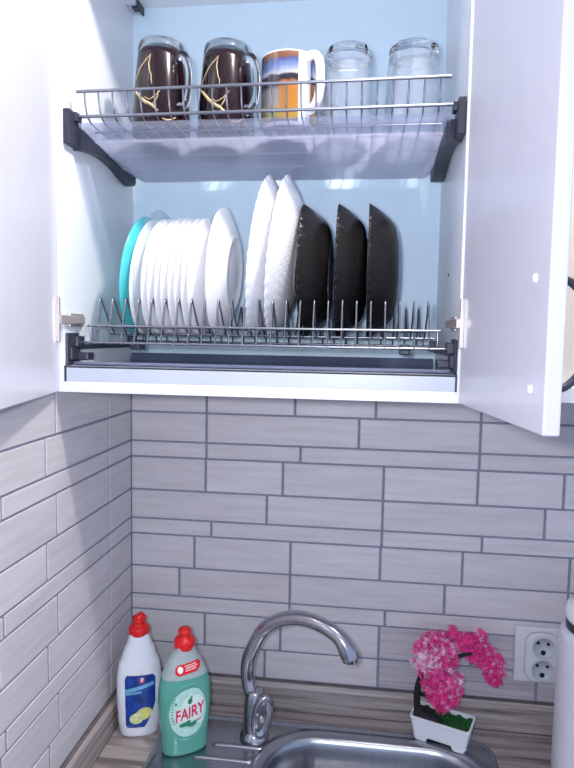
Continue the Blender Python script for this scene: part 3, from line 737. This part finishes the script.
# ------------------------------------------------------------------ upper dish rack
UR = thing('cup_rack', 'upper wire cup rack with frosted drip tray on dark arms', 'dish rack', (.30, -.17, 1.745))
uo = UR.location; ZF = 1.7845
mb = MB()
mb.tube([(.0305, -.2850, 1.8240), (.5640, -.2850, 1.8275)], .0024, 8)
mb.tube([(.0270, -.2790, 1.7905), (.5730, -.2790, 1.7925)], .0024, 8)
mb.tube([(.0305, -.045, 1.8150), (.5640, -.045, 1.8150)], .0020, 8)
for y in (-.235, -.150, -.070): mb.tube([(.036, y, ZF-.0030), (.558, y, ZF-.0030)], .0016, 6)
nw = 25
for i in range(nw):
    x = .0425+(.5500-.0425)*i/(nw-1)
    mb.tube(smooth_path([(x, -.2850, 1.8245), (x, -.2830, 1.8100), (x, -.2770, 1.7945), (x, -.2660, 1.7870), (x, -.2450, ZF), (x, -.1500, ZF), (x, -.0650, ZF), (x, -.0500, 1.7930), (x, -.0450, 1.8150)], 2), .00135, 6)
mb.build('wire_basket', M_WIRE, UR, uo)
mb = MB()
pr = [(-.288, 1.7765), (-.2865, 1.7735), (-.280, 1.7725), (-.235, 1.7690), (-.23, 1.7668), (-.225, 1.7680), (-.18, 1.7630), (-.175, 1.7608), (-.17, 1.7620), (-.125, 1.7570), (-.12, 1.7548), (-.115, 1.7560), (-.060, 1.7510), (-.050, 1.7515), (-.045, 1.7580)]
bot = pr; top = [(y, z+.0018) for y, z in reversed(pr)]; rg = bot+top
def xr(x, y):   # rounded back corners
    return x
mb.loops([[Vector((x+s_*max(0, (y+.085))*.45, y, z)) for y, z in rg] for x, s_ in ((.0345, 1), (.0350, 1), (.5650, -1), (.5655, -1))], cap0=True, cap1=True, smooth=False)
tr_ = mb.build('drip_tray', [M_TRAY, M_TRAYB], UR, uo, fix=True)
for p_ in tr_.data.polygons:
    p_.material_index = 1 if p_.center.y+uo.y > -.234 else 0; tr_['label'] = 'frosted plastic drip tray under the wires'
def arm(side):
    s_ = 1 if side == 'l' else -1; x0 = .0169 if s_ > 0 else .5831
    mb = MB(); a, b = sorted((x0, x0+s_*.010))
    mb.box(a, b, -.3010, -.2620, 1.7470, 1.7960)
    a, b = sorted((x0, x0+s_*.0150)); mb.box(a, b, -.2880, -.2700, 1.7820, 1.7950)
    a, b = sorted((x0+s_*.001, x0+s_*(.0165 if s_ > 0 else .0215)))
    # curved arm: side outline swept in x
    up = smooth_path([(0, -.272, 1.7760), (0, -.245, 1.7725), (0, -.20, 1.7690), (0, -.15, 1.7690), (0, -.10, 1.7660), (0, -.068, 1.7640), (0, -.056, 1.7590)], 4)
    dn = smooth_path([(0, -.272, 1.7440), (0, -.245, 1.7500), (0, -.20, 1.7555), (0, -.15, 1.7530), (0, -.105, 1.7430), (0, -.074, 1.7390), (0, -.058, 1.7450)], 4)
    l0 = up+dn[::-1]
    mb.loops([[Vector((a, p.y, p.z)) for p in l0], [Vector((b, p.y, p.z)) for p in l0]], cap0=True, cap1=True, smooth=False)
    return mb.build('bracket', M_BLACKP, UR, uo, bevel=.0015, fix=True)
arm('l'); arm('r')

# ------------------------------------------------------------------ cups on the upper rack
ZU = ZF+.0016
def circle_path(fn, n): return [fn(i/(n-1)) for i in range(n)]
def dark_mug(x, y, label, az):
    t = thing('glass_mug', label, 'mug', (x, y, ZU), 0, 'dark glass mugs on the upper rack'); t.scale = (1, 1, 1.09)
    H = .131
    MB().lathe([(0, .004), (.040, .004), (.0425, .0005), (.0450, .001), (.0455, .012), (.0450, .028), (.0415, .070), (.0375, .105), (.0362, .114), (.0350, .1145), (0, .1145)], 48).build('cup', M_MUGDARK, t)
    b = MB().lathe([(0, .1147), (.0361, .1147), (.0362, .120), (.0350, .1275), (.0320, .1308), (.026, .131), (.020, .1295), (0, .1290)], 48).build('glass_base', M_GLASS, t, fix=True); b['label'] = 'thick clear glass base, upturned'
    c, s_ = math.cos(az), math.sin(az)
    hp = smooth_path([(.0370, .1000), (.0470, .1030), (.0590, .0980), (.0675, .0820), (.0690, .0620), (.0655, .0420), (.0570, .0310), (.0500, .0290), (.0440, .0340)], 5)
    h = MB().tube([(p.x*c, p.x*s_, p.y) for p in [Vector((q[0], q[1])) for q in hp]], .0068, 12, sx=.8).build('handle', M_GLASS, t, fix=True); h['label'] = 'clear glass handle'
    # gold veins running over the dark glaze
    def on(th, z):
        r = interp([(0, .0455), (.028, .0452), (.070, .0417), (.105, .0377), (.12, .0364)], z)[0]+.0002
        return (r*math.cos(th), r*math.sin(th), z)
    mb = MB()
    def vein(pts, w):
        p = smooth_path([(a, z, 0) for a, z in pts], 5); n = len(p)
        q = []
        for k, v in enumerate(p):
            q.append(on(v.x+random.uniform(-.02, .02), v.y+random.uniform(-.0006, .0006)))
        mb.tube(q, [w*(.35+.65*math.sin(PI*min(1, (k+.6)/n))) for k in range(n)], 6)
    a0 = rad(-90)
    vein([(a0-.95, .062), (a0-.60, .050), (a0-.35, .040), (a0+.02, .030), (a0+.20, .024)], .0027)
    vein([(a0-.95, .066), (a0-.60, .086), (a0-.30, .096), (a0-.10, .103)], .0008)
    vein([(a0-.12, .102), (a0-.16, .088), (a0-.05, .070), (a0-.05, .060)], .0008)
    vein([(a0-.30, .044), (a0-.10, .040), (a0+.10, .044), (a0+.35, .055)], .0008)
    vein([(a0+.0, .032), (a0+.15, .040), (a0+.22, .052)], .0009)
    vein([(a0+.35, .014), (a0+.55, .012), (a0+.85, .018)], .0010)
    mb.build('gold_vein', M_GOLD, t)
    return t
dark_mug(.1270, -.1910, 'dark glass mug with gold veins, nearest the cabinet left side', rad(-36))
dark_mug(.2285, -.1750, 'dark glass mug with gold veins, beside the picture mug', rad(-36))
# ceramic picture mug
PM = thing('picture_mug', 'white ceramic mug printed with an orange landscape picture', 'mug', (.3315, -.1950, ZU))
H = .108
MB().lathe([(0, .003), (.036, .0025), (.039, .0), (.0415, .002), (.0425, .008), (.0425, .101), (.0425, H-.001), (.0412, H), (.0398, H-.001), (.0392, .097), (.039, .012), (.03, .008), (0, .008)], 56).build('cup', M_CERAMIC, PM)
mb = MB(); a0, a1 = rad(-195), rad(-64)
mb.grid(lambda u, v: Vector(((.0429)*math.cos(a0+(a1-a0)*u), (.0429)*math.sin(a0+(a1-a0)*u), .005+.1005*v)), 40, 20)
pp = mb.build('print', M_PRINT, PM); pp['label'] = 'landscape print in orange, black and blue'
mb = MB(); b0, b1 = rad(-35), rad(60)
mb.grid(lambda u, v: Vector(((.0429)*math.cos(b0+(b1-b0)*u), (.0429)*math.sin(b0+(b1-b0)*u), .005+.1005*v)), 30, 20)
mb.build('print', M_PRINT, PM)
hz = rad(-42); c, s_ = math.cos(hz), math.sin(hz)
hp = smooth_path([(.0405, .0990), (.0520, .1010), (.0640, .0930), (.0690, .0760), (.0690, .0520), (.0640, .0330), (.0530, .0230), (.0405, .0220)], 5)
MB().tube([(p.x*c, p.x*s_, p.y) for p in [Vector((q[0], q[1])) for q in hp]], .0062, 12, sx=1.15).build('handle', M_CERAMIC, PM)
# faceted tumblers standing upside down
def tumbler(x, y, label, Rb, Rt, H, group='upturned glass tumblers', rot=0):
    n = 10
    def rf_(r, z, t):
        if r > Rt*.55 and z > H*.30:
            k = min(1, (z-H*.30)/(H*.15)); a = (t-rot) % (2*PI/n)-PI/n; f = math.cos(PI/n)/math.cos(a)*1.02
            r = r*(1+(f-1)*k)
        return (r*math.cos(t), r*math.sin(t), z)
    def R_(z): return Rb+(Rt-Rb)*(z/H)
    pr = [(0, H*.845), (Rt*.55, H*.845), (Rt*.76, H*.82), (R_(H*.55)-.0030, H*.55), (R_(H*.30)-.0026, H*.30), (Rb-.0022, .001), (Rb-.001, 0), (Rb, .001), (R_(H*.30), H*.30), (R_(H*.34), H*.34), (R_(H*.6), H*.6), (R_(H*.852), H*.852), (0, H*.852)]
    t = thing('tumbler', label, 'glass', (x, y, ZU), 0, group)
    MB().lathe(pr, 60, rf=rf_, smooth=False).build('wall', M_TUMB, t, fix=True)
    MB().lathe([(0, H*.856), (R_(H*.856)*.995, H*.856), (R_(H*.90), H*.90), (Rt*.97, H*.965), (Rt*.90, H*.99), (Rt*.78, H), (Rt*.70, H*.985), (0, H*.97)], 60, rf=rf_, smooth=False).build('thick_base', M_GLASS, t, fix=True)
    return t
tumbler(.4215, -.1950, 'upturned clear faceted tumbler next to the picture mug', .0400, .0345, .122)
tumbler(.5190, -.1900, 'upturned clear faceted tumbler nearest the cabinet right side', .0430, .0365, .124, rot=.2)
tumbler(.3830, -.0950, 'small upturned glass behind the picture mug handle', .0280, .0220, .075)

# ------------------------------------------------------------------ light: one ceiling lamp over the worktop, daylight from the open room
ld = bpy.data.lights.new('ceiling_lamp', 'POINT'); ld.energy = 34; ld.shadow_soft_size = .035; ld.color = (1, .95, .93)
lo_ = bpy.data.objects.new('ceiling_lamp', ld); C.objects.link(lo_); lo_.location = (.64, -.60, 2.34)
fl = bpy.data.lights.new('phone_flash', 'POINT'); fl.energy = 21; fl.shadow_soft_size = .02; fl.color = (.88, .90, 1)
fo = bpy.data.objects.new('phone_flash', fl); C.objects.link(fo); fo.location = (.415, -1.17, 1.50)   # the phone's own flash, beside its lens
w = bpy.data.worlds.new('World'); bpy.context.scene.world = w; w.use_nodes = True
bg = w.node_tree.nodes['Background']; bg.inputs[0].default_value = (.55, .68, 1.0, 1); bg.inputs[1].default_value = .80

# ------------------------------------------------------------------ camera
yaw, pitch, roll = .12475039, .07906802, .01698404
cyw, syw, cp_, sp_ = math.cos(yaw), math.sin(yaw), math.cos(pitch), math.sin(pitch)
fw = Vector((-syw*cp_, cyw*cp_, -sp_)); r_ = Vector((cyw, syw, 0)); u_ = r_.cross(fw)
r2 = math.cos(roll)*r_+math.sin(roll)*u_; u2 = -math.sin(roll)*r_+math.cos(roll)*u_
cam = bpy.data.cameras.new('camera'); cob = bpy.data.objects.new('camera', cam); C.objects.link(cob)
cam.sensor_fit = 'HORIZONTAL'; cam.sensor_width = 36; cam.lens = 613.0727*36/574; cam.clip_start = .02
p = (.45741, -1.16318, 1.47489)
cob.matrix_world = Matrix(((r2.x, u2.x, -fw.x, p[0]), (r2.y, u2.y, -fw.y, p[1]), (r2.z, u2.z, -fw.z, p[2]), (0, 0, 0, 1)))
sc = bpy.context.scene; sc.camera = cob
sc.view_settings.view_transform = 'Standard'; sc.view_settings.look = 'None'; sc.view_settings.gamma = 1; sc.view_settings.use_curve_mapping = False
sc.view_settings.exposure = 0.0
sc.cycles.max_bounces = 14; sc.cycles.transparent_max_bounces = 16; sc.cycles.transmission_bounces = 12
